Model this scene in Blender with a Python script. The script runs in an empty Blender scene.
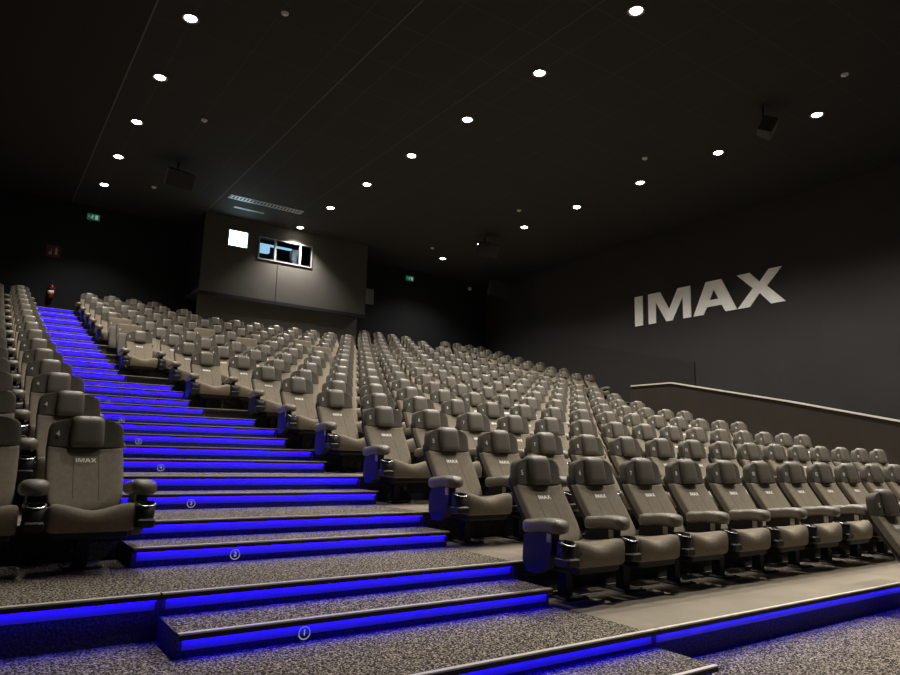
import bpy, math, random
from mathutils import Matrix, Vector
random.seed(4)
C = bpy.data.collections.new('cinema'); bpy.context.scene.collection.children.link(C)
CZ = 1.62                      # camera height above the entry floor
H = 8.2 + CZ                   # ceiling height
XL, XR = -2.2, 20.1            # side walls
YF, YB = -5.0, 26.0            # front and back wall
PITCH = 0.692

# ------------------------------------------------------------------ materials
def new_mat(name):
    m = bpy.data.materials.new(name); m.use_nodes = True
    nt = m.node_tree; b = nt.nodes['Principled BSDF']
    return m, nt, b
def mat(name, col, rough=.6, metal=0., spec=.5, bump=None, var=None):
    """bump=(scale, strength); var=(scale, amount) mottles the colour"""
    m, nt, b = new_mat(name)
    b.inputs['Base Color'].default_value = (*col, 1); b.inputs['Roughness'].default_value = rough
    b.inputs['Metallic'].default_value = metal; b.inputs['Specular IOR Level'].default_value = spec
    tc = nt.nodes.new('ShaderNodeTexCoord')
    if var:
        n = nt.nodes.new('ShaderNodeTexNoise'); n.inputs['Scale'].default_value = var[0]; n.inputs['Detail'].default_value = 4
        nt.links.new(tc.outputs['Object'], n.inputs['Vector'])
        r = nt.nodes.new('ShaderNodeValToRGB')
        r.color_ramp.elements[0].position = .3; r.color_ramp.elements[1].position = .7
        r.color_ramp.elements[0].color = (*[c * (1 - var[1]) for c in col], 1)
        r.color_ramp.elements[1].color = (*[c * (1 + var[1]) for c in col], 1)
        nt.links.new(n.outputs['Fac'], r.inputs['Fac']); nt.links.new(r.outputs['Color'], b.inputs['Base Color'])
    if bump:
        n = nt.nodes.new('ShaderNodeTexNoise'); n.inputs['Scale'].default_value = bump[0]
        nt.links.new(tc.outputs['Object'], n.inputs['Vector'])
        bp = nt.nodes.new('ShaderNodeBump'); bp.inputs['Strength'].default_value = bump[1]; bp.inputs['Distance'].default_value = .01
        nt.links.new(n.outputs['Fac'], bp.inputs['Height']); nt.links.new(bp.outputs['Normal'], b.inputs['Normal'])
    return m
def emit(name, col, s):
    m, nt, b = new_mat(name)
    nt.nodes.remove(b); e = nt.nodes.new('ShaderNodeEmission'); e.inputs['Color'].default_value = (*col, 1); e.inputs['Strength'].default_value = s
    nt.links.new(e.outputs[0], nt.nodes['Material Output'].inputs[0]); return m
def carpet_mat():
    m, nt, b = new_mat('speckled_carpet')
    tc = nt.nodes.new('ShaderNodeTexCoord')
    mp = nt.nodes.new('ShaderNodeMapping'); nt.links.new(tc.outputs['Object'], mp.inputs['Vector'])
    n = nt.nodes.new('ShaderNodeTexNoise'); n.inputs['Scale'].default_value = 78; n.inputs['Detail'].default_value = 1.5; n.inputs['Distortion'].default_value = .8
    nt.links.new(mp.outputs[0], n.inputs['Vector'])
    r = nt.nodes.new('ShaderNodeValToRGB'); e = r.color_ramp.elements
    e[0].position = .49; e[0].color = (.028, .025, .023, 1); e[1].position = .62; e[1].color = (.50, .43, .33, 1)
    nt.links.new(n.outputs['Fac'], r.inputs['Fac']); nt.links.new(r.outputs['Color'], b.inputs['Base Color'])
    b.inputs['Roughness'].default_value = .95; b.inputs['Specular IOR Level'].default_value = .1
    bp = nt.nodes.new('ShaderNodeBump'); bp.inputs['Strength'].default_value = .5; bp.inputs['Distance'].default_value = .006
    nt.links.new(n.outputs['Fac'], bp.inputs['Height']); nt.links.new(bp.outputs['Normal'], b.inputs['Normal'])
    return m
def ceiling_mat():
    m, nt, b = new_mat('ceiling_tiles')
    tc = nt.nodes.new('ShaderNodeTexCoord'); sp = nt.nodes.new('ShaderNodeSeparateXYZ'); nt.links.new(tc.outputs['Object'], sp.inputs[0])
    def math_(op, a, v=None, link=None):
        n = nt.nodes.new('ShaderNodeMath'); n.operation = op; nt.links.new(a, n.inputs[0])
        if link is not None: nt.links.new(link, n.inputs[1])
        elif v is not None: n.inputs[1].default_value = v
        return n.outputs[0]
    def line(o, off, period, w):
        a = math_('ADD', o, off); a = math_('DIVIDE', a, period); a = math_('FRACT', a); a = math_('SUBTRACT', a, .5)
        a = math_('ABSOLUTE', a); return math_('GREATER_THAN', a, .5 - w / period / 2)
    gx = line(sp.outputs[0], -1.92 + 13.27 + .6635, 1.327, .02); gy = line(sp.outputs[1], 0, 1.327, .02)
    g = math_('MAXIMUM', gx, link=gy)
    def at(x0, w):
        a = math_('SUBTRACT', sp.outputs[0], x0); return math_('LESS_THAN', math_('ABSOLUTE', a), w / 2)
    def mix(f, c1, c2):
        n = nt.nodes.new('ShaderNodeMixRGB'); nt.links.new(f, n.inputs[0])
        if isinstance(c1, tuple): n.inputs[1].default_value = (*c1, 1)
        else: nt.links.new(c1, n.inputs[1])
        n.inputs[2].default_value = (*c2, 1); return n.outputs[0]
    c = mix(g, (.027, .027, .0265), (.043, .043, .042))
    c = mix(at(5.90, .03), c, (.085, .085, .085)); c = mix(at(8.55, .02), c, (.065, .065, .065))
    c = mix(math_('LESS_THAN', sp.outputs[0], 1.92), c, (.020, .019, .018))
    c = mix(at(1.92, .03), c, (.10, .10, .10))
    nt.links.new(c, b.inputs['Base Color'])
    b.inputs['Roughness'].default_value = .85; b.inputs['Specular IOR Level'].default_value = .2
    return m
M = dict(
    fabric=mat('taupe_fabric', (.235, .200, .152), .85, spec=.25, bump=(260, .35), var=(30, .10)),
    band=mat('dark_taupe_weave', (.120, .108, .088), .8, spec=.3, bump=(320, .4), var=(60, .12)),
    pillow=mat('pillow_vinyl', (.172, .154, .126), .42, spec=.6, bump=(150, .15)),
    arm=mat('armrest_vinyl', (.175, .155, .122), .42, spec=.6, bump=(150, .12)),
    black=mat('black_plastic', (.007, .007, .008), .5, spec=.5, bump=(200, .1)),
    shell=mat('seat_shell', (.03, .026, .022), .55, spec=.4, bump=(120, .1)),
    chrome=mat('chrome_rim', (.75, .74, .7), .25, metal=1.),
    label=mat('pale_label', (.62, .58, .5), .6),
    white=mat('white_stitching', (1., .98, .93), .6),
    seam=mat('stitched_seam', (.09, .078, .06), .9),
    carpet=carpet_mat(),
    riser=mat('riser_carpet', (.072, .068, .075), .9, spec=.1, bump=(60, .6), var=(70, .6)),
    lino=mat('beige_floor', (.27, .232, .175), .75, spec=.3, var=(2.5, .12), bump=(30, .1)),
    nosing=mat('aluminium_nosing', (.74, .69, .59), .45, metal=.35, var=(40, .08)),
    nosefront=mat('nosing_rubber', (.012, .011, .010), .6, bump=(90, .3)),
    wall=mat('dark_wall_fabric', (.037, .0355, .036), .92, spec=.15, var=(.6, .10), bump=(90, .25)),
    lining=mat('wall_lining_board', (.026, .025, .024), .85, spec=.2),
    backwall=mat('black_wall', (.018, .019, .022), .92, spec=.15, var=(.8, .12)),
    booth=mat('booth_board', (.078, .074, .067), .8, spec=.2, var=(1.4, .06)),
    parapet=mat('parapet_board', (.033, .027, .021), .8, spec=.25, var=(2, .10)),
    rail=mat('pale_rail', (.9, .86, .78), .4, metal=.3),
    letters=mat('silver_letters', (.97, .96, .96), .55, spec=.4, var=(3, .05)),
    ceil=ceiling_mat(),
    led=emit('blue_led', (.008, .0, 1.), 34.0),
    diffuser=mat('light_profile', (.22, .22, .28), .6),
    lamp=emit('lamp_glow', (1., .92, .76), 40.),
    trimring=mat('lamp_ring', (.10, .10, .10), .5),
    port=emit('projection_light', (.62, .93, 1.), 14.),
    glow=emit('booth_glow', (.45, .78, 1.), .8),
    blueglow=emit('blue_screen', (.12, .2, 1.), 1.1),
    paleobj=mat('booth_equipment', (.20, .20, .21), .5),
    grille=mat('speaker_grille', (.012, .012, .013), .8, bump=(120, .5)),
    speakeredge=mat('speaker_case', (.03, .03, .032), .5),
    vent=mat('vent_metal', (.42, .46, .48), .45, metal=.2),
    green=emit('exit_green', (.05, .45, .25), .14),
    exitwhite=emit('exit_pictogram', (.6, .9, .8), .35),
    red=mat('extinguisher_red', (.16, .012, .01), .35),
    redsign=mat('red_sign', (.08, .015, .012), .6),
    signwhite=mat('sign_white', (.6, .5, .45), .6),
    markring=emit('marker_glow', (.8, .85, 1.), .32),  # faint emission added to lift the markers out of the riser's shade
    detector=mat('detector_plastic', (.75, .72, .66), .5),
    panel=mat('pale_wall_panel', (.20, .21, .20), .7),
    exting_label=mat('extinguisher_label', (.8, .78, .72), .5),
)
for k in ('led', 'lamp', 'port'):
    M[k].cycles.emission_sampling = 'AUTO'

# ------------------------------------------------------------------ mesh helpers
class MB:
    def __init__(s): s.v, s.f, s.m, s.sm = [], [], [], []
    def add(s, vs, fs, mi=0, smooth=False):
        o = len(s.v); s.v += [tuple(v) for v in vs]
        for f in fs: s.f.append([i + o for i in f]); s.m.append(mi); s.sm.append(smooth)
        return s
    def box(s, x0, x1, y0, y1, z0, z1, mi=0):
        vs = [(x, y, z) for z in (z0, z1) for y in (y0, y1) for x in (x0, x1)]
        return s.add(vs, [(0, 2, 3, 1), (4, 5, 7, 6), (0, 1, 5, 4), (2, 6, 7, 3), (0, 4, 6, 2), (1, 3, 7, 5)], mi)
    def bbox(s, x0, x1, y0, y1, z0, z1, b=.006, mi=0):
        """box with chamfered edges: three nested slabs hulled as a ring loft along z"""
        rs = []
        for z, i in ((z0, b), (z0 + b, 0), (z1 - b, 0), (z1, b)):
            xa, xb, ya, yb = x0 + i, x1 - i, y0 + i, y1 - i; c = b
            rs.append([(xa + c, ya, z), (xb - c, ya, z), (xb, ya + c, z), (xb, yb - c, z), (xb - c, yb, z), (xa + c, yb, z), (xa, yb - c, z), (xa, ya + c, z)])
        return s.loft(rs, mi, False)
    def loft(s, rings, mi=0, smooth=True, caps=True):
        n = len(rings[0]); vs = [p for r in rings for p in r]; fs = []
        for i in range(len(rings) - 1):
            for j in range(n):
                k = (j + 1) % n
                fs.append((i * n + j, i * n + k, (i + 1) * n + k, (i + 1) * n + j))
        if caps: fs.append(tuple(range(n))[::-1]); fs.append(tuple((len(rings) - 1) * n + j for j in range(n)))
        return s.add(vs, fs, mi, smooth)
    def tube(s, p0, p1, r0, r1=None, n=16, mi=0, smooth=True):
        r1 = r0 if r1 is None else r1; p0, p1 = Vector(p0), Vector(p1); d = (p1 - p0).normalized()
        a = d.orthogonal().normalized(); b = d.cross(a)
        return s.loft([[p + (a * math.cos(t) + b * math.sin(t)) * r for t in [2 * math.pi * i / n for i in range(n)]] for p, r in ((p0, r0), (p1, r1))], mi, smooth)
    def prism(s, pts, fn, d, mi=0):
        """pts 2-D polygon (may be concave: fan-free ngon), fn maps (a,b,depth) to xyz"""
        n = len(pts); vs = [fn(a, b, 0) for a, b in pts] + [fn(a, b, d) for a, b in pts]
        fs = [tuple(range(n)), tuple(range(n, 2 * n))[::-1]] + [(i, (i + 1) % n, n + (i + 1) % n, n + i) for i in range(n)]
        return s.add(vs, fs, mi)
    def mesh(s, name, mats):
        me = bpy.data.meshes.new(name); me.from_pydata(s.v, [], s.f)
        for m in mats: me.materials.append(m)
        me.polygons.foreach_set('material_index', s.m); me.polygons.foreach_set('use_smooth', s.sm)
        import bmesh
        bm = bmesh.new(); bm.from_mesh(me); bmesh.ops.recalc_face_normals(bm, faces=bm.faces); bm.to_mesh(me); bm.free()
        me.update(); return me
def obj(name, me, parent=None, loc=None):
    o = bpy.data.objects.new(name, me); C.objects.link(o)
    if parent is not None: o.parent = parent
    if loc is not None: o.location = loc
    return o
def tag(o, label=None, cat=None, group=None, kind=None):
    if label: o['label'] = label
    if cat: o['category'] = cat
    if group: o['group'] = group
    if kind: o['kind'] = kind
    return o
def build(name, mb, mats, parent=None, loc=None):
    return obj(name, mb.mesh(name, mats if isinstance(mats, (list, tuple)) else [mats]), parent, loc)
def struct(name, mb, mats, parent=None):
    o = build(name, mb, mats, parent)
    if parent is None: o['kind'] = 'structure'
    return o
def empty(name, loc, label, cat, group=None, rz=0):
    o = bpy.data.objects.new(name, None); C.objects.link(o); o.location = loc; o.rotation_euler.z = rz; o.empty_display_size = .1
    return tag(o, label, cat, group)
ORD = ['zeroth', 'first', 'second', 'third', 'fourth', 'fifth', 'sixth', 'seventh', 'eighth', 'ninth', 'tenth', 'eleventh', 'twelfth', 'thirteenth', 'fourteenth', 'fifteenth', 'sixteenth', 'seventeenth', 'eighteenth', 'nineteenth', 'twentieth']
def ordn(i):
    if i <= 20: return ORD[i]
    return ('twenty-' if i < 30 else 'thirty-') + ORD[i % 10] if i % 10 else 'thirtieth'
def sring(cx, cy, hx, hy, e, n, fn):
    out = []
    for i in range(n):
        t = 2 * math.pi * i / n; c, s_ = math.cos(t), math.sin(t)
        out.append(fn(cx + hx * math.copysign(abs(c) ** (2 / e), c), cy + hy * math.copysign(abs(s_) ** (2 / e), s_)))
    return out

# ------------------------------------------------------------------ levels
LZ = {-1: -1.37, 0: -1.13, 1: -.863, 2: -.585, 3: -.299, 4: -.015, 5: .28, 6: .60, 7: .94, 8: 1.28, 9: 1.62, 10: 1.97, 11: 2.34, 12: 2.71, 13: 3.08, 14: 3.48, 15: 3.87, 16: 4.27}
LZ = {k: v + CZ for k, v in LZ.items()}
def ny(n): return {-1: 1.74, 0: 3.13}.get(n, 3.02 + 1.38 * n)          # nosing line
def aisle_r(n): return 3.74 if n <= 5 else (3.04 if n <= 7 else 2.28)
AL = 1.03                                                            # aisle's left edge

# ------------------------------------------------------------------ floor
fl = MB(); INS = .045
fl.box(XL, XR, YF, ny(-1) + INS, -.2, 0, 1)
for n in range(-1, 17):
    y0 = ny(n) + INS; y1 = (ny(n + 1) + INS) if n < 16 else YB
    z = LZ[n]; zb = z - .55; xr = 17.0 if n < 10 else XR
    ar = aisle_r(n)
    if n == -1: segs = [(XL, xr, 0)]
    elif n == 0: segs = [(XL, 3.80, 0), (3.80, xr, 2)]
    elif n == 1: segs = [(XL, ar, 0), (ar, xr, 2)]
    else: segs = [(XL, AL, 2), (AL, ar, 0), (ar, xr, 2)]
    for a, b, k in segs:
        fl.box(a, b, y0, y1, zb, z, 0 if k == 0 else 2)
fl2 = MB()   # half steps of the two aisles
floor = struct('floor', fl, [M['carpet'], M['riser'], M['lino']])
# risers: dark carpet skirt over each riser inside the aisle, with the tread carpet kept on top
rz = MB()
half = []
for n in range(0, 17):
    x1 = 3.92 if n == 0 else aisle_r(n - 1) if n - 1 in (5, 7) else aisle_r(n)
    zt = (LZ[n] + LZ[n - 1]) / 2; half.append((n, ny(n) - .43, zt, x1))
for n, y, z, x1 in half:
    fl2.box(AL, x1, y + INS, ny(n) + INS, LZ[n - 1], z, 0)
    rz.box(AL + .001, x1 - .001, y + INS - .004, y + INS, LZ[n - 1], z - .001, 0)
    if n >= 2 or n == 1: rz.box(AL + .001, aisle_r(n) - .001, ny(n) + INS - .004, ny(n) + INS, (z if n else LZ[n - 1]), LZ[n] - .001, 0)
    rz.box(AL - .004, AL, y + INS, ny(n) + INS, LZ[n - 1], z - .001, 0)
rz.box(XL, 17, ny(0) + INS - .004, ny(0) + INS, LZ[-1], LZ[0] - .001, 0)
rz.box(XL, AL, ny(1) + INS - .004, ny(1) + INS, LZ[0], LZ[1] - .001, 0)
for n in range(1, 17):      # dark sheets over the beige risers behind the seats, standing in for shade
    a = aisle_r(n) + .01
    rz.box(a, 17.0 if n < 10 else XR, ny(n) + INS - .004, ny(n) + INS, LZ[n - 1], LZ[n] - .03, 0)
    if n > 1: rz.box(XL, AL - .01, ny(n) + INS - .004, ny(n) + INS, LZ[n - 1], LZ[n] - .03, 0)
for n in range(1, 16):      # the far aisle's half steps, right of the main block
    fl2.box(15.75, 17.0, ny(n) - .43, ny(n) + INS, LZ[n - 1], (LZ[n] + LZ[n - 1]) / 2, 0)
struct('floor_steps', fl2, [M['carpet']]).name = 'floor.001'
struct('floor_risers', rz, [M['riser']]).name = 'floor.002'

# nosings
tn = [0]
def nosing(x0, x1, y, z):
    tn[0] += 1
    m = MB(); m.box(x0, x1, y, y + .028, z - .002, z + .004, 0)
    m.box(x0, x1, y - .004, y + .012, z - .033, z - .006, 1); m.box(x0, x1, y - .0045, y + .0005, z - .006, z + .004, 0)
    m.box(x0, x1, y + .012, y + INS, z - .03, z - .0025, 1)
    struct('trim_%d' % tn[0], m, [M['nosing'], M['nosefront']])
strips = []
def led(x0, x1, y, z, what):
    m = MB(); m.box(0, x1 - x0, 0, .012, 0, .007)
    o = build('led_strip', m, M['led'], loc=(x0, y + .016, z - .0375))
    tag(o, what, 'light strip', 'blue light strips under the step edges')
    d = MB(); d.box(0, x1 - x0, INS - .0225, INS - .0165, -.058, -.0005); build('reflector', d, M['diffuser'], o)
cnt = 0
nosing(XL, AL - .01, ny(0), LZ[0]); nosing(AL, 3.90, ny(0), LZ[0]); nosing(3.91, 17, ny(0), LZ[0])
led(3.93, 17, ny(0), LZ[0], 'blue light strip under the walkway edge in front of the main block front row')
led(XL, AL - .02, ny(0), LZ[0], 'blue light strip under the walkway edge left of the lowest stair')
nosing(XL, AL - .012, ny(1), LZ[1])
led(XL, AL - .03, ny(1), LZ[1], 'blue light strip under the platform edge below the nearest left chair')
for n, y, z, x1 in half:
    cnt += 1; nosing(AL, x1, y, z)
    LO = .03 if n < 9 else .16
    led(AL + LO, x1 - .03, y, z, 'blue light strip under the %s stair edge from the bottom' % ordn(cnt))
    cnt += 1
    if n > 0:
        nosing(AL, aisle_r(n), ny(n), LZ[n])
        if n > 1: nosing(XL, AL - .012, ny(n), LZ[n])
        nosing(aisle_r(n), 17 if n < 10 else XR, ny(n), LZ[n])
        led(AL + LO, aisle_r(n) - .03, ny(n), LZ[n], 'blue light strip under the %s stair edge from the bottom' % ordn(cnt))
    else:
        led(AL + .03, 3.88, ny(n), LZ[n], 'blue light strip under the %s stair edge from the bottom' % ordn(cnt))

# ------------------------------------------------------------------ lettering
def text_mesh(txt, size, name, mats, depth=.001):
    cu = bpy.data.curves.new('t', 'FONT'); cu.body = txt; cu.size = size; cu.align_x = 'CENTER'; cu.align_y = 'CENTER'; cu.extrude = depth; cu.resolution_u = 3; cu.offset = size * .018
    o = bpy.data.objects.new('t', cu); bpy.context.scene.collection.objects.link(o)
    dg = bpy.context.evaluated_depsgraph_get(); dg.update()
    me = bpy.data.meshes.new_from_object(o.evaluated_get(dg)); me.name = name
    bpy.data.objects.remove(o); bpy.data.curves.remove(cu)
    me.materials.clear()
    for m in mats: me.materials.append(m)
    return me
# letter outlines, unit height, widths as on the wall (5.2 : 1)
GL = [
    [[(0, 0), (.33, 0), (.33, 1), (0, 1)]],
    [[(.56, 0), (.86, 0), (.86, .70), (1.26, 0), (1.50, 0), (1.90, .70), (1.90, 0), (2.19, 0), (2.19, 1), (1.72, 1), (1.38, .38), (1.04, 1), (.56, 1)]],
    None,
    [[(3.76, 0), (4.14, 0), (4.46, .36), (4.78, 0), (5.20, 0), (4.68, .53), (5.14, 1), (4.76, 1), (4.47, .68), (4.18, 1), (3.78, 1), (4.26, .53)]],
]
A_ = [  # the A in convex-ish pieces around its counter
    [(2.27, 0), (2.63, 0), (2.75, .22), (2.85, .42), (3.00, .74), (2.74, 1)],
    [(3.00, .74), (3.15, .42), (3.25, .22), (3.37, 0), (3.74, 0), (3.27, 1), (2.74, 1)],
    [(2.75, .22), (3.25, .22), (3.15, .42), (2.85, .42)],
]
def imax_mesh(name, fn, d, mats, m=None):
    m = MB()
    for g in (GL[0], GL[1], A_, GL[3]):
        for poly in g: m.prism(poly, fn, d)
    return m.mesh(name, mats)

# ------------------------------------------------------------------ the cinema seat
def yfront(z):                       # front surface of the backrest
    if z < .80: return -.025 + (z - .40) * .70
    if z < .90: k = (z - .80) / .10; return .255 + .07 * k - .0275 * k * k
    return .2975 + (z - .90) * .15
def seat_meshes():
    P = {}
    # backrest lower fabric body
    def back_ring(z, hw, th, inset=0, dip=.022, n=40):
        yf = yfront(z); 
        def fn(x, y):
            k = 0
            if y < yf + th / 2: k = dip * max(0, 1 - (x / hw) ** 2) ** 1.0
            return (x, y + k, z)
        return sring(0, yf + th / 2, hw - inset, th / 2 - inset * .5, 5.5, n, fn)
    zs = [(.395, .215, .07, .03), (.41, .225, .09, .01), (.46, .240, .105, 0), (.55, .252, .11, 0), (.65, .258, .11, 0), (.75, .259, .11, 0), (.80, .259, .108, 0), (.83, .258, .107, 0), (.857, .258, .106, 0)]
    m = MB(); m.loft([back_ring(z, hw, th, i) for z, hw, th, i in zs], 0)
    # seams of the middle panel
    for sx in (-.085, .085):
        pts = [(z, yfront(z) + .022 * (1 - (sx / .26) ** 2) - .0015) for z in [.47 + i * .045 for i in range(8)]]
        for (za, ya), (zb_, yb_) in zip(pts, pts[1:]): m.add([(sx - .0028, ya, za), (sx + .0028, ya, za), (sx + .0028, yb_, zb_), (sx - .0028, yb_, zb_)], [(0, 1, 2, 3)], 1, True)
    P['backrest'] = m.mesh('backrest', [M['fabric'], M['seam']])
    # upper band with shoulders
    m = MB(); zs = [(.853, .256, .108, .004), (.865, .262, .114, 0), (.93, .261, .114, 0), (.985, .258, .112, 0), (1.015, .252, .108, 0), (1.035, .240, .102, 0), (1.052, .218, .090, 0), (1.064, .185, .07, 0), (1.070, .145, .04, 0)]
    m.loft([back_ring(z, hw, th, i, .012) for z, hw, th, i in zs], 0)
    P['shoulder_band'] = m.mesh('shoulder_band', [M['band']])
    # head pillow
    m = MB(); rs = []
    for z, hw, yo, th in [(.856, .100, -.012, .03), (.860, .114, -.026, .055), (.874, .123, -.038, .075), (.91, .127, -.040, .09), (.96, .128, -.040, .10), (1.01, .128, -.038, .125), (1.045, .127, -.034, .135), (1.070, .124, -.026, .125), (1.088, .112, -.010, .10), (1.098, .09, .008, .07), (1.101, .05, .02, .04)]:
        yf = yfront(min(z, 1.02)) + yo
        rs.append(sring(0, yf + th / 2, hw * .90, th / 2, 4, 32, lambda x, y: (x, y, z)))
    m.loft(rs, 0); P['headrest'] = m.mesh('headrest', [M['pillow']])
    # back shell
    m = MB(); rs = []
    for z, hw in [(.36, .20), (.38, .235), (.5, .255), (.7, .260), (.85, .262), (.90, .255), (.93, .235)]:
        yf = yfront(max(z, .40)); rs.append(sring(0, yf + .112, hw, .028, 6, 28, lambda x, y: (x, y, z)))
    m.loft(rs, 0); P['back_shell'] = m.mesh('back_shell', [M['shell']])
    # cushion
    m = MB(); rs = []
    for x, sh in [(-.262, .35), (-.258, .15), (-.245, .04), (-.215, 0), (-.17, 0), (-.12, 0), (-.06, 0), (0, 0), (.06, 0), (.12, 0), (.17, 0), (.215, 0), (.245, .04), (.258, .15), (.262, .35)]:
        q = min(1, abs(x) / .24); top = .430 + .050 * (q * q * (3 - 2 * q)) - sh * .10; bot = .282 + sh * .07; f = -.42 + sh * .05
        bulge = -.014 * (1 - q * q)
        prof = [(.03, bot + .01), (.03, top - .05), (-.08, top - .045), (-.18, top - .032), (-.28, top - .014), (-.345, top - .002), (-.375, top), (-.398, top - .006), (f + .008 + bulge * .5, top - .022), (f + bulge, top - .05), (f + bulge, top - .09), (f + bulge * .6 + .006, bot + .02), (f + .022, bot + .003), (f + .05, bot), (-.2, bot + .006)]
        rs.append([(x, y, z) for y, z in prof])
    m.loft(rs, 0); P['seat_cushion'] = m.mesh('seat_cushion', [M['fabric']])
    m = MB(); m.bbox(-.235, .235, -.385, .03, .235, .30, .015); m.bbox(-.12, .12, -.10, .07, .20, .245, .01)
    P['seat_pan'] = m.mesh('seat_pan', [M['black']])
    # pedestal: post and foot plate
    m = MB(); m.bbox(-.042, .042, -.05, .045, .012, .245, .006); m.bbox(-.27, .27, .055, .085, .22, .30, .006)
    P['pedestal'] = m.mesh('pedestal', [M['black']])
    m = MB(); m.bbox(-.12, .12, -.16, .13, 0, .016, .005)
    for bx in (-.09, .09):
        for by in (-.13, .10): m.tube((bx, by, .014), (bx, by, .024), .010, n=8)
    P['base_plate'] = m.mesh('base_plate', [M['black']])
    # armrest and support, at x = 0 local
    m = MB(); rs = []
    N = 15
    for i in range(N):
        t = i / (N - 1); y = -.355 + .42 * t
        e = min(t, 1 - t) * 2; s_ = (1 - (1 - min(1, e * 4.2)) ** 2.4) ** .5 if e < 1 / 4.2 else 1
        s_ = max(s_, .25)
        pinch = 1 - .10 * math.exp(-((t - .62) / .06) ** 2)
        rs.append(sring(0, .572 + .012 * math.cos((t - .3) * 5), .084 * s_ * (pinch * .3 + .7), .053 * s_ * pinch, 3.0, 24, lambda x, z: (x, y, z)))
    m.loft(rs, 0); P['armrest'] = m.mesh('armrest', [M['arm']])
    m = MB(); m.prism([(-.27, .55), (-.25, .42), (-.20, .27), (-.08, .215), (.03, .22), (.085, .30), (.075, .45), (.02, .55)], lambda a, b, d: (-.036 + d, a, b), .072)
    P['armrest_support'] = m.mesh('armrest_support', [M['black']])
    m = MB()                         # cup holder: box with a D-shaped well
    ybk, yfr = -.30, -.46
    m.bbox(-.062, .062, yfr, ybk, .305, .37, .012)
    def dring(r0, z):
        pts = []
        for i in range(13):
            a = math.pi * i / 12; pts.append((r0 * math.cos(a), -.385 - r0 * math.sin(a) * .95, z - .02 * math.sin(a)))
        for i in range(5): pts.append((-r0 + 2 * r0 * (i + 1) / 6, -.315, z + .005))
        return pts
    m.loft([dring(.056, .345), dring(.064, .40), dring(.066, .472), dring(.058, .474), dring(.054, .40), dring(.05, .36)], 0, True)
    P['cup_holder'] = m.mesh('cup_holder', [M['black']])
    m = MB(); o_, i_ = dring(.070, .476), dring(.060, .476)
    n = len(o_); m.add([(x, y, z + .004) for x, y, z in o_] + [(x, y, z + .006) for x, y, z in i_] + [(x, y, z - .006) for x, y, z in o_], [(j, (j + 1) % n, n + (j + 1) % n, n + j) for j in range(n)] + [(j, 2 * n + j, 2 * n + (j + 1) % n, (j + 1) % n) for j in range(n)], 0, True)
    P['cup_holder_rim'] = m.mesh('cup_holder_rim', [M['chrome']])
    m = MB(); m.bbox(-.043, -.036, -.25, -.20, .46, .525, .002)
    P['row_plate'] = m.mesh('row_plate', [M['label']])
    # logo stitched on the backrest
    sl = .14 / 5.2
    def fn(a, b, d):
        z = .742 + b * .030; x = -.070 + a * sl
        return (x, yfront(z) + .022 * (1 - (x / .262) ** 2) - .0012 - d, z)
    P['stitched_logo'] = imax_mesh('stitched_logo', fn, .0012, [M['white']])
    # covered variant: plain board-like back and raised seat
    m = MB(); m.loft([back_ring(z, .268, .13, i, 0) for z, i in ((.84, .01), (.855, 0), (1.0, 0), (1.07, 0), (1.09, .008), (1.095, .03))], 0)
    P['cover_top'] = m.mesh('shoulder_band', [M['fabric']])
    m = MB(); rs = []
    for z, hw, th in [(.30, .24, .05), (.32, .258, .09), (.45, .262, .11), (.75, .262, .11), (.83, .255, .10), (.85, .235, .06)]:
        y = -.10 + (z - .3) * .42; rs.append(sring(0, y, hw, th / 2, 5, 28, lambda x, yy: (x, yy, z)))
    m.loft(rs, 0); P['raised_cushion'] = m.mesh('seat_cushion', [M['band']])
    return P
P = seat_meshes()
NUM = {}
def num_mesh(k):
    if k not in NUM: NUM[k] = text_mesh(str(k), .058, 'seat_number', [M['white']], .0008)
    return NUM[k]
def put_arm(root, dx, lod):
    a = obj('armrest', P['armrest'], root, (dx, 0, 0))
    s = obj('armrest_support', P['armrest_support'], root, (dx, 0, 0))
    if lod < 2:
        c = obj('cup_holder', P['cup_holder'], root, (dx, 0, 0))
        if lod < 1:
            r = obj('rim', P['cup_holder_rim'], c); r['label'] = 'silver rim'
            obj('row_plate', P['row_plate'], s)['label'] = 'small pale plate'
ALL_SEATS = []
def seat(x, n, k, last, label, group, number, variant=False, side_cut=False):
    y = (4.21 + 1.39 * n) if n >= 0 else 2.83
    lod = 0 if n <= 4 else (1 if n <= 8 else 2)
    r = empty('cinema_seat', (x, y, LZ[n]), label, 'chair', group); r.scale = (1, 1, .97 if x < 1 else 1.02)
    b = obj('backrest', P['backrest'], r)
    if variant:
        obj('seat_cushion', P['raised_cushion'], r); obj('shoulder_band', P['cover_top'], b)
    else:
        obj('seat_cushion', P['seat_cushion'], r); obj('shoulder_band', P['shoulder_band'], b)
        obj('headrest', P['headrest'], b)['label'] = 'raised head pillow'
    obj('back_shell', P['back_shell'], b)
    obj('pedestal', P['pedestal'], r)
    if lod < 2:
        obj('seat_pan', P['seat_pan'], r)
        obj('base_plate', P['base_plate'], r)
    if not variant and lod < 2: obj('stitched_logo', P['stitched_logo'], b)['label'] = 'white stitched lettering'
    if n <= 10:
        q = obj('seat_number', num_mesh(number), b); q['label'] = 'white number'
        q.location = (-.200, yfront(.955) - .0005, .955)
        q.rotation_euler = (math.radians(90) - math.atan2(.15, 1), 0, 0)
    if not variant: put_arm(r, -PITCH / 2, lod)
    elif k > 0: put_arm(r, -PITCH / 2, lod)
    if last: put_arm(r, PITCH / 2 - .025, lod)
    return r

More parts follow.
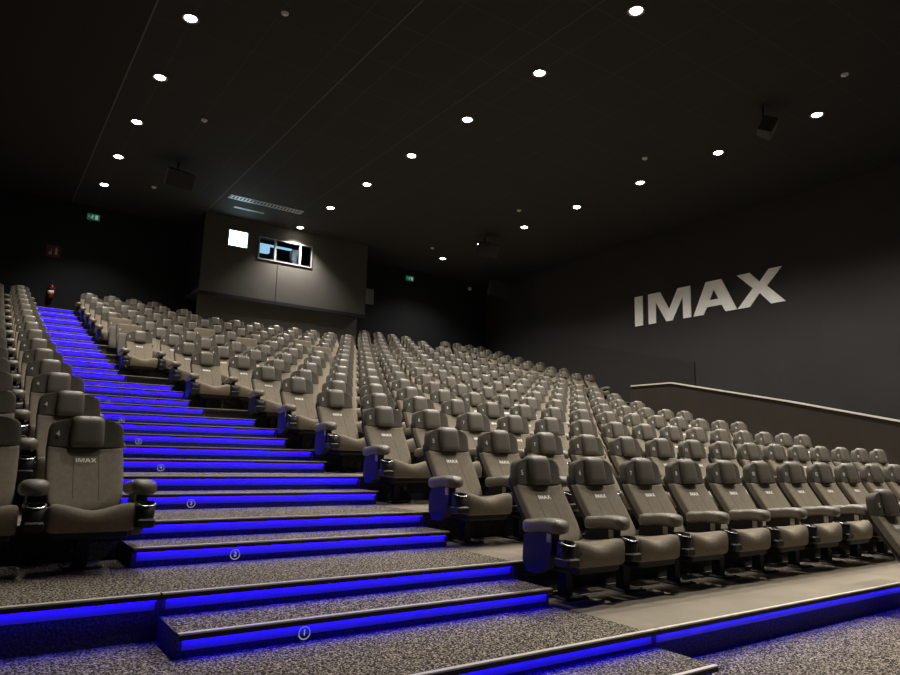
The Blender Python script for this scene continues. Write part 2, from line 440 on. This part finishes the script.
X0 = 4.10
VAR = {(9, 0), (10, 0), (9, 4), (10, 3), (9, 7), (10, 7)}
nseat = 0
def rown(n): return 'front row' if n == 0 else ordn(n + 1) + ' row'
GM = 'seats of the main block'
for n in range(0, 16):
    if n <= 5: xs = [X0 + PITCH * k for k in range(15)]
    elif n == 6: xs = [X0 + PITCH * k for k in range(-1, 16)]
    elif n == 7: xs = [X0 + PITCH * k for k in range(-1, 17)]
    elif n <= 13: xs = [X0 + PITCH * k for k in range(-2, 17)]
    elif n == 14: xs = [X0 + PITCH * k for k in (-2, -1, 0, 1, 2, 12, 13, 14, 15, 16)]
    else: xs = [X0 + PITCH * k for k in (-2, -1, 0, 1, 13, 14, 15, 16)]
    if n == 0: xs = xs[:12]
    for k, x in enumerate(xs):
        last = (k == len(xs) - 1) or (xs[k + 1] - x > 1)
        v = (n, k) in VAR
        gap_r = n >= 14 and x > 9
        if v: lab = 'plain covered seat without head pillow, %s from the stairs in the %s' % (ordn(k + 1), rown(n))
        elif k == 0: lab = 'taupe cinema seat at the stair end of the main block %s' % rown(n)
        elif gap_r:
            j = len(xs) - k; lab = 'taupe seat right of the projection booth, %s from the far aisle, %s' % (ordn(j), rown(n))
        elif last and n < 14: lab = 'taupe cinema seat at the far aisle end of the main block %s' % rown(n) if n else 'taupe cinema seat at the right frame edge in the main block front row'
        else: lab = 'taupe cinema seat, %s from the stairs in the main block %s' % (ordn(k + 1), rown(n))
        seat(x, n, k, last, lab, GM, k + 5, v); nseat += 1
# the chair cut off by the right frame edge, one row lower
for k in range(3):
    lab = ['taupe cinema seat in the lower right foreground, cut by the frame edge', 'foreground seat hidden beyond the right frame edge, next to the cut-off one', 'foreground seat third along beyond the right frame edge'][k]
    if k < 1: seat(7.40 + PITCH * k, -1, k, k == 0, lab, 'seats of the lowest row', k + 5); nseat += 1
# narrow block beyond the far aisle
for n in range(10, 16):
    for k in range(4):
        seat(17.27 + PITCH * k, n, k, k == 3, 'taupe seat of the narrow far right block, %s from its aisle, %s' % (ordn(k + 1), rown(n)), 'seats of the far right block', 20 + k); nseat += 1
# narrow block left of the stairs: seat 4 stands at the stairs
for n in range(1, 16):
    for k in range(2):
        lab = ('taupe cinema seat numbered 4 at the left edge of the stairs, %s chair back' % ordn(n)) if k == 0 else ('taupe cinema seat at the left frame edge, beside the %s seat numbered 4' % ordn(n))
        s_ = seat(.73 - PITCH * k, n, 1, k == 0, lab, 'seats of the left block', 4 - k); nseat += 1
print('seats', nseat)

# ------------------------------------------------------------------ walls
def panel_wall(name, mb, m): return struct(name, mb, m)
m = MB(); m.box(XL - .2, XL, YF, YB, -.2, H); panel_wall('wall_left', m, M['backwall'])
m = MB(); m.box(XR, XR + .2, YF, YB, -.2, H); panel_wall('wall_right', m, M['wall'])
m = MB(); m.box(XL - .2, XR + .2, YB, YB + .2, -.2, H); panel_wall('wall_back', m, M['backwall'])
m = MB(); m.box(XL - .2, XR + .2, YF - .2, YF, -.2, H); panel_wall('wall_front', m, M['backwall'])
m = MB(); m.box(XL - .2, XR + .2, YF - .2, YB + .2, H, H + .2); struct('ceiling', m, [M['ceil']])
# wall of the raised far block, its slanted lining on the right wall
m = MB(); m.box(17.0, XR, ny(10) + INS - .08, ny(10) + INS, 0, LZ[10] - .01); struct('wall_passage', m, [M['parapet']])
m = MB()
m.prism([(14.29, 0.0), (25.9, 0.0), (25.9, 5.95 + CZ), (20.9, 4.79 + CZ), (14.29, 3.27 + CZ)], lambda a, b, d: (XR - .05 + d, a, b), .049)
struct('wall_lining', m, [M['lining']])
# parapet along the far aisle
PX = 17.0
prof = [(14.46, 2.20), (12.94, 2.20), (9.46, 1.50), (6.84, .92), (1.8, -.22)]
m = MB(); m.prism([(14.46, -CZ)] + prof + [(1.8, -CZ)], lambda a, b, d: (PX + d, a, b + CZ), .15)
par = struct('wall_parapet', m, [M['parapet']])
m = MB()
for (ya, za), (yb, zb_) in zip(prof, prof[1:]):
    za += CZ; zb_ += CZ
    m.add([(PX - .02, ya, za), (PX + .17, ya, za), (PX + .17, ya, za + .04), (PX - .02, ya, za + .04), (PX - .02, yb, zb_), (PX + .17, yb, zb_), (PX + .17, yb, zb_ + .04), (PX - .02, yb, zb_ + .04)],
          [(0, 1, 2, 3), (4, 7, 6, 5), (0, 4, 5, 1), (1, 5, 6, 2), (2, 6, 7, 3), (3, 7, 4, 0)])
struct('trim_%d' % (tn[0] + 1), m, [M['rail']])

# projection booth
BX0, BX1, BY, BZ, LY = 5.9, 12.35, 23.95, 5.33 + CZ, 24.42
m = MB(); m.box(BX0 + .1, BX1 - .1, LY, LY + .15, LZ[14] - .5, BZ + .1); struct('wall_booth_base', m, [M['booth']])
def bz(z): return z * BY / 22.8 + CZ
def bx(x): return x * BY / 22.8
W1 = (bx(7.52), bx(9.44), bz(6.54), bz(7.28)); W2 = (bx(6.44), bx(7.07), bz(6.80), bz(7.33))
m = MB(); y0, y1 = BY, BY + .12
m.box(BX0, BX1, y0, y1, BZ, min(W1[2], W2[2]))
zt = max(W1[3], W2[3])
m.box(BX0, BX1, y0, y1, zt, H)
m.box(BX0, W2[0], y0, y1, min(W1[2], W2[2]), zt); m.box(W2[1], W1[0], y0, y1, min(W1[2], W2[2]), zt); m.box(W1[1], BX1, y0, y1, min(W1[2], W2[2]), zt)
m.box(W2[0], W2[1], y0, y1, min(W1[2], W2[2]), W2[2]); m.box(W2[0], W2[1], y0, y1, W2[3], zt)
m.box(W1[0], W1[1], y0, y1, W1[3], zt)
m.box(BX0, BX1, y1, YB, BZ, BZ + .12)                    # soffit
m.box(BX0, BX0 + .12, y1, YB, BZ + .12, H, 1); m.box(BX1 - .12, BX1, y1, YB, BZ + .12, H, 1)
mx_ = (BX0 + BX1) / 2 - .55
struct('wall_booth', m, [M['booth'], M['backwall']])
m = MB(); m.box(8.62, 8.65, BY - .008, BY, BZ, W1[2] - .06, 0); struct('trim_%d' % (tn[0] + 2), m, [M['shell']])
m = MB(); m.box(BX0 - .04, BX1 + .04, BY - .03, BY + .02, BZ - .13, BZ, 0); struct('trim_%d' % (tn[0] + 3), m, [M['backwall']])  # black strip below the booth front, standing in for its shaded soffit
def window(name, W, mull, fm):
    f = MB(); t = .045
    f.box(W[0] - t, W[1] + t, BY - .03, BY + .14, W[2] - t, W[2]); f.box(W[0] - t, W[1] + t, BY - .03, BY + .14, W[3], W[3] + t)
    f.box(W[0] - t, W[0], BY - .03, BY + .14, W[2], W[3]); f.box(W[1], W[1] + t, BY - .03, BY + .14, W[2], W[3])
    o = struct(name, f, [fm])
    for x in mull:
        q = MB(); q.box(x - .035, x + .035, BY - .01, BY + .10, W[2], W[3]); build('mullion', q, M['paleobj'], o)
    return o
w = window('window_1', W1, (bx(8.1), bx(9.03)), M['paleobj'])
gl, nt, b = new_mat('booth_glass')
b.inputs['Base Color'].default_value = (.8, .9, 1, 1); b.inputs['Roughness'].default_value = .02; b.inputs['Transmission Weight'].default_value = 1; b.inputs['IOR'].default_value = 1.05
q = MB(); q.box(W1[0], W1[1], BY + .05, BY + .056, W1[2], W1[3]); build('pane', q, gl, w)
w2 = window('window_2', W2, (), M['paleobj'])
q = MB(); q.box(W2[0], W2[1], BY + .03, BY + .04, W2[2], W2[3]); build('pane', q, M['port'], w2)['label'] = 'glaring blue-white projection port'
# inside of the booth: ceiling tube, projector, rack
q = MB(); q.tube((W1[0] + .15, BY + .75, W1[3] - .02), (W1[1] - .5, BY + .75, W1[3] - .02), .045, n=10)
tag(build('fluorescent_tube', q, M['glow']), 'bluish fluorescent tube glowing behind the projection booth window', 'lamp')
pr = empty('projector', (bx(8.50), BY + 1.0, W1[2] - .35), 'dark projector with a blue glowing lens inside the booth window', 'projector')
q = MB(); q.bbox(-.35, .35, -.35, .45, 0, .62, .03); q.box(-.3, .3, -.3, .4, -.55, 0); build('body', q, M['shell'], pr)
q = MB(); q.tube((0, -.36, .42), (0, -.44, .42), .07, n=16); build('lens', q, M['blueglow'], pr)
q = MB(); q.bbox(-.16, .16, -.16, .16, 0, .95, .02)
for i in range(6): q.box(-.14, .14, -.17, -.16, .1 + i * .14, .17 + i * .14)
tag(build('equipment_rack', q, M['paleobj'], loc=(bx(8.98), BY + .38, W1[2] - .3)), 'pale equipment rack standing right of the projector in the booth', 'rack')
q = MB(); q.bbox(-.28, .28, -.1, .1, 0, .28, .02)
tag(build('cabinet', q, M['glow'], loc=(bx(7.78), BY + .55, W1[3] - .40)), 'bluish cabinet with added glow behind the left pane of the booth window', 'cabinet')  # glow put into the cabinet surface instead of light falling on it

# IMAX lettering on the right wall
def fnw(a, b, d): return (XR - d, 16.82 - a * 1.125, 4.855 + CZ + b * 1.125)
names = [('letter I', GL[0]), ('letter M', GL[1]), ('letter A', A_), ('letter X', GL[3])]
for i, (ln, g) in enumerate(names):
    m = MB()
    for poly in g: m.prism(poly, fnw, .03)
    o = build('wall_letter', m, M['letters'])
    tag(o, 'large silver %s of the IMAX lettering on the right wall' % ln, 'letter', 'IMAX letters on the right wall')

# ------------------------------------------------------------------ downlights
PW = [.62, .70, .82, .95, 1.1, 1.25, 1.35]
def downlight(x, y, label, power=1.0, cone=112):
    r = empty('downlight', (x, y, H), label, 'ceiling light', 'recessed downlights')
    m = MB(); n = 24
    rr = [(.17, 0), (.175, -.012), (.155, -.02), (.125, -.016), (.115, -.002)]
    m.loft([[(a * math.cos(2 * math.pi * i / n), a * math.sin(2 * math.pi * i / n), z) for i in range(n)] for a, z in rr], 0, True, False)
    build('trim_ring', m, M['trimring'], r)
    m = MB(); rr = [(.112, -.004), (.10, -.018), (.07, -.028), (.04, -.032), (.01, -.034)]
    m.loft([[(a * math.cos(2 * math.pi * i / n), a * math.sin(2 * math.pi * i / n), z) for i in range(n)] for a, z in rr], 0, True)
    build('lens', m, M['lamp'], r)
    l = bpy.data.lights.new('beam', 'SPOT'); l.energy = 1050 * power; l.color = (1, .935, .84); l.spot_size = math.radians(cone); l.spot_blend = .75; l.shadow_soft_size = .10
    o = bpy.data.objects.new('beam', l); C.objects.link(o); o.parent = r; o.location = (0, 0, -.06)
    return r
ys = [23.5 - 2.655 * i for i in range(7)]
for i, y in enumerate(ys[:5]): downlight(2.56, y, 'recessed downlight above the stairs, %s from the back in the left ceiling row' % ordn(i + 1), PW[i])
for i, y in enumerate(ys): downlight(9.24, y, 'recessed downlight, %s from the back in the middle ceiling row' % ordn(i + 1), 1.6 if i == 0 else PW[i])
for i, y in enumerate(ys): downlight(15.73, y, 'recessed downlight, %s from the back in the right ceiling row' % ordn(i + 1), PW[i], 130)
# the rows go on over the front seats, outside the frame
for x in (9.24, 15.73):
    for i, y in enumerate((23.5 - 2.655 * 7, 23.5 - 2.655 * 8)):
        downlight(x, y, 'recessed downlight beyond the top frame edge, %s row' % ('middle' if x < 10 else 'right'), 1.5 if x < 10 else .95, 112 if x < 10 else 130)
for y in (ys[5], ys[6], 23.5 - 2.655 * 7): downlight(2.56, y, 'recessed downlight beyond the top frame edge, left row', .5)

# smoke detectors and small ceiling spots
for x, y, lab in ((3.98, 11.6, 'small pale ceiling detector left of the middle lights, nearest'), (3.94, 17.0, 'small pale ceiling detector in the left area, second back'), (3.90, 22.7, 'small pale ceiling detector in the left area, farthest back'),
                  (14.42, 16.96, 'small pale ceiling detector in the right area, second back'), (14.46, 11.66, 'small pale ceiling detector in the right area, above the IMAX lettering'), (14.45, 6.32, 'small pale ceiling detector at the upper right, nearest'), (14.53, 22.5, 'small pale ceiling detector in the right area, farthest back')):
    m = MB(); m.tube((0, 0, 0), (0, 0, -.03), .075, .07, 16); m.tube((0, 0, -.03), (0, 0, -.055), .045, .03, 12)
    tag(build('smoke_detector', m, M['detector'], loc=(x, y, H)), lab, 'detector', 'small pale ceiling detectors')

# ceiling vents
def vent(x0, x1, y0, y1, lab):
    r = empty('ceiling_vent', ((x0 + x1) / 2, (y0 + y1) / 2, H), lab, 'vent', 'ceiling vents'); hx, hy = (x1 - x0) / 2, (y1 - y0) / 2
    m = MB(); t = .03
    m.box(-hx, hx, -hy, -hy + t, -.02, 0); m.box(-hx, hx, hy - t, hy, -.02, 0); m.box(-hx, -hx + t, -hy + t, hy - t, -.02, 0); m.box(hx - t, hx, -hy + t, hy - t, -.02, 0)
    build('frame', m, M['vent'], r)
    m = MB(); k = int((x1 - x0) / .12)
    for i in range(k):
        x = -hx + t + (i + .5) * (2 * hx - 2 * t) / k; m.box(x - .028, x + .028, -hy + t, hy - t, -.014, -.004)
    build('slats', m, M['vent'], r)
vent(6.1, 8.65, 21.75, 22.1, 'long pale ceiling vent above the projection booth window')
vent(6.55, 7.6, 22.8, 22.9, 'short narrow ceiling vent above the bright projection port')

# surround speakers
def speaker(loc, rz, tilt, size, lab):
    r = empty('surround_speaker', loc, lab, 'speaker', 'surround speakers'); r.rotation_euler = (0, 0, rz)
    w_, d_, h_ = size
    m = MB(); m.loft([[(-w_, -d_, -h_), (w_, -d_, -h_), (w_ * .7, d_, -h_), (-w_ * .7, d_, -h_)], [(-w_, -d_, h_), (w_, -d_, h_), (w_ * .7, d_, h_), (-w_ * .7, d_, h_)]], 0, False)
    c = build('cabinet', m, M['speakeredge'], r); c.rotation_euler.x = tilt
    m = MB(); m.box(-w_ * .93, w_ * .93, -d_ - .02, -d_ + .002, -h_ * .92, h_ * .92); build('grille', m, M['grille'], c)
    m = MB(); m.box(-.03, .03, d_ * .3, d_ * .3 + .04, h_ * .6, .558); build('bracket', m, M['speakeredge'], r)
speaker((4.06, 20.0, H - .56), math.radians(8), math.radians(28), (.40, .22, .24), 'dark ceiling speaker hanging over the left seats')
speaker((15.23, 19.8, H - .56), math.radians(-8), math.radians(28), (.40, .22, .24), 'dark ceiling speaker hanging beside the right downlights')
speaker((14.35, 8.05, H - .56), math.radians(35), math.radians(28), (.24, .15, .18), 'dark speaker hanging near the nearest right detector')
speaker((18.55, 23.2, 7.25 + CZ), math.radians(0), math.radians(20), (.62, .22, .32), 'wide dark speaker hung in the back right corner')

# back wall things
def exit_sign(x, z, lab, y=YB, flip=False):
    r = empty('exit_sign', (x, y, z), lab, 'sign')
    m = MB(); m.bbox(-.20, .20, -.06, 0, -.11, .11, .008); build('case', m, M['green'], r)
    m = MB()                                             # running figure, door and arrow
    m.box(.05, .14, -.064, -.060, -.08, .07); 
    m.tube((-.02, -.062, .055), (-.02, -.066, .055), .018, n=10)
    for a, b_ in (((-.03, .035), (-.05, -.02)), ((-.05, -.02), (-.02, -.05)), ((-.05, -.02), (-.09, -.05)), ((-.02, -.05), (-.03, -.08)), ((-.03, .03), (.01, .0)), ((-.03, .03), (-.07, .01)), ((-.17, 0), (-.12, 0))):
        m.tube((a[0], -.063, a[1]), (b_[0], -.063, b_[1]), .011, n=6)
    build('pictogram', m, M['exitwhite'], r)
exit_sign(15.6, 7.78 + CZ, 'green lit running-man exit sign on the back wall right of the booth')
exit_sign(2.62, 7.80 + CZ, 'green lit running-man exit sign on the back wall above the stairs')
r = empty('fire_sign', (1.55, YB, 6.37 + CZ), 'dim red extinguisher sign high on the back wall above the stairs', 'sign')
m = MB(); m.box(-.2, .2, -.02, 0, -.2, .2); build('board', m, M['redsign'], r)
m = MB(); m.tube((.08, -.024, -.12), (.08, -.024, .08), .035, n=8); m.tube((.08, -.024, .08), (.08, -.024, .13), .018, n=8)
for fx, fz, fh in ((-.10, -.13, .12), (-.06, -.13, .20), (-.12, -.13, .08)): m.tube((fx, -.024, fz), (fx, -.024, fz + fh), .016, .004, 6)
build('pictogram', m, M['signwhite'], r)
r = empty('fire_extinguisher', (1.62, YB - .092, 4.72 + CZ), 'red fire extinguisher hanging on the back wall at the top of the stairs', 'fire extinguisher')
m = MB(); n = 16
m.loft([[(a * math.cos(2 * math.pi * i / n), a * math.sin(2 * math.pi * i / n), z) for i in range(n)] for a, z in ((.06, 0), (.085, .01), (.09, .04), (.09, .40), (.075, .45), (.035, .48), (.03, .50))])
body = build('cylinder_body', m, M['red'], r)
m = MB(); m.tube((0, 0, .14), (0, 0, .27), .0915, n=16); build('paper_label', m, M['exting_label'], body)
m = MB(); m.tube((0, 0, .50), (0, 0, .54), .025, n=10); m.box(-.015, .015, -.10, .03, .54, .56); m.box(-.015, .015, -.08, .03, .575, .59); build('valve', m, M['shell'], r)
m = MB(); m.tube((.03, -.02, .52), (.11, -.03, .42), .011, n=8); m.tube((.11, -.03, .42), (.105, -.03, .12), .011, n=8); build('hose', m, M['shell'], r)
m = MB(); m.bbox(-.34, .34, -.04, 0, -.34, .34, .01); m.box(-.30, .30, -.046, -.04, -.30, .30)
tag(build('wall_panel', m, M['panel'], loc=(13.45, YB, 6.63 + CZ)), 'pale square panel on the back wall right of the projection booth', 'panel')
m = MB(); m.tube((0, 0, 0), (0, -.08, -.02), .10, .08, 16); m.tube((0, -.08, -.02), (0, -.12, -.04), .06, .05, 12)
tag(build('security_camera', m, M['detector'], loc=(19.0, YB, 7.85 + CZ)), 'small round pale camera on the back wall near the right corner', 'camera')
# small box standing on the far wall behind the booth's right end
m = MB(); m.bbox(-.06, .06, -.07, 0, -.10, .10, .01)
tag(build('wall_light', m, M['detector'], loc=(12.50, YB, 5.20 + CZ)), 'tiny pale fitting on the back wall beside the booth base', 'light')

# numbered markers on the risers of the half steps
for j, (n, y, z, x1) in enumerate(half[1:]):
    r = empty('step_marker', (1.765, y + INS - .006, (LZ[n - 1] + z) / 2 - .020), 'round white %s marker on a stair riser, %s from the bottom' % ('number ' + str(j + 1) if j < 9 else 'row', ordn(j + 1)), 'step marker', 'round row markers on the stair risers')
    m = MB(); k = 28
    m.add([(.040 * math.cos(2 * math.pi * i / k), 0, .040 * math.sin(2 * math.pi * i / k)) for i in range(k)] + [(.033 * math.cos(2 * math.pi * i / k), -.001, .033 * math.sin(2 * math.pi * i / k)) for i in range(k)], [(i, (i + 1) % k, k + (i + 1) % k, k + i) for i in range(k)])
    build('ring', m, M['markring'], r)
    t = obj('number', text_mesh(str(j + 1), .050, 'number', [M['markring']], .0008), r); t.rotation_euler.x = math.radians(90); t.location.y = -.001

# ------------------------------------------------------------------ camera and world
R = ((0.82052144, -0.11551429, -0.5598223), (-0.57105285, -0.12219816, -0.81176737), (0.02536148, 0.98576065, -0.16623097))
cam = bpy.data.cameras.new('camera'); cam.sensor_width = 36; cam.lens = 680.91 / 900 * 36; cam.clip_end = 200; cam.clip_start = .02
co = bpy.data.objects.new('camera', cam); C.objects.link(co)
mt = Matrix(((*R[0], 0), (*R[1], 0), (*R[2], CZ), (0, 0, 0, 1))); co.matrix_world = mt
sc = bpy.context.scene; sc.camera = co
wd = bpy.data.worlds.new('w'); sc.world = wd; wd.use_nodes = True
wd.node_tree.nodes['Background'].inputs[0].default_value = (0, 0, 0, 1); wd.node_tree.nodes['Background'].inputs[1].default_value = 0
sc.view_settings.view_transform = 'Standard'; sc.view_settings.look = 'None'; sc.view_settings.exposure = 0; sc.view_settings.gamma = 1
sc.cycles.use_light_tree = True
sc.cycles.max_bounces = 6; sc.cycles.diffuse_bounces = 4
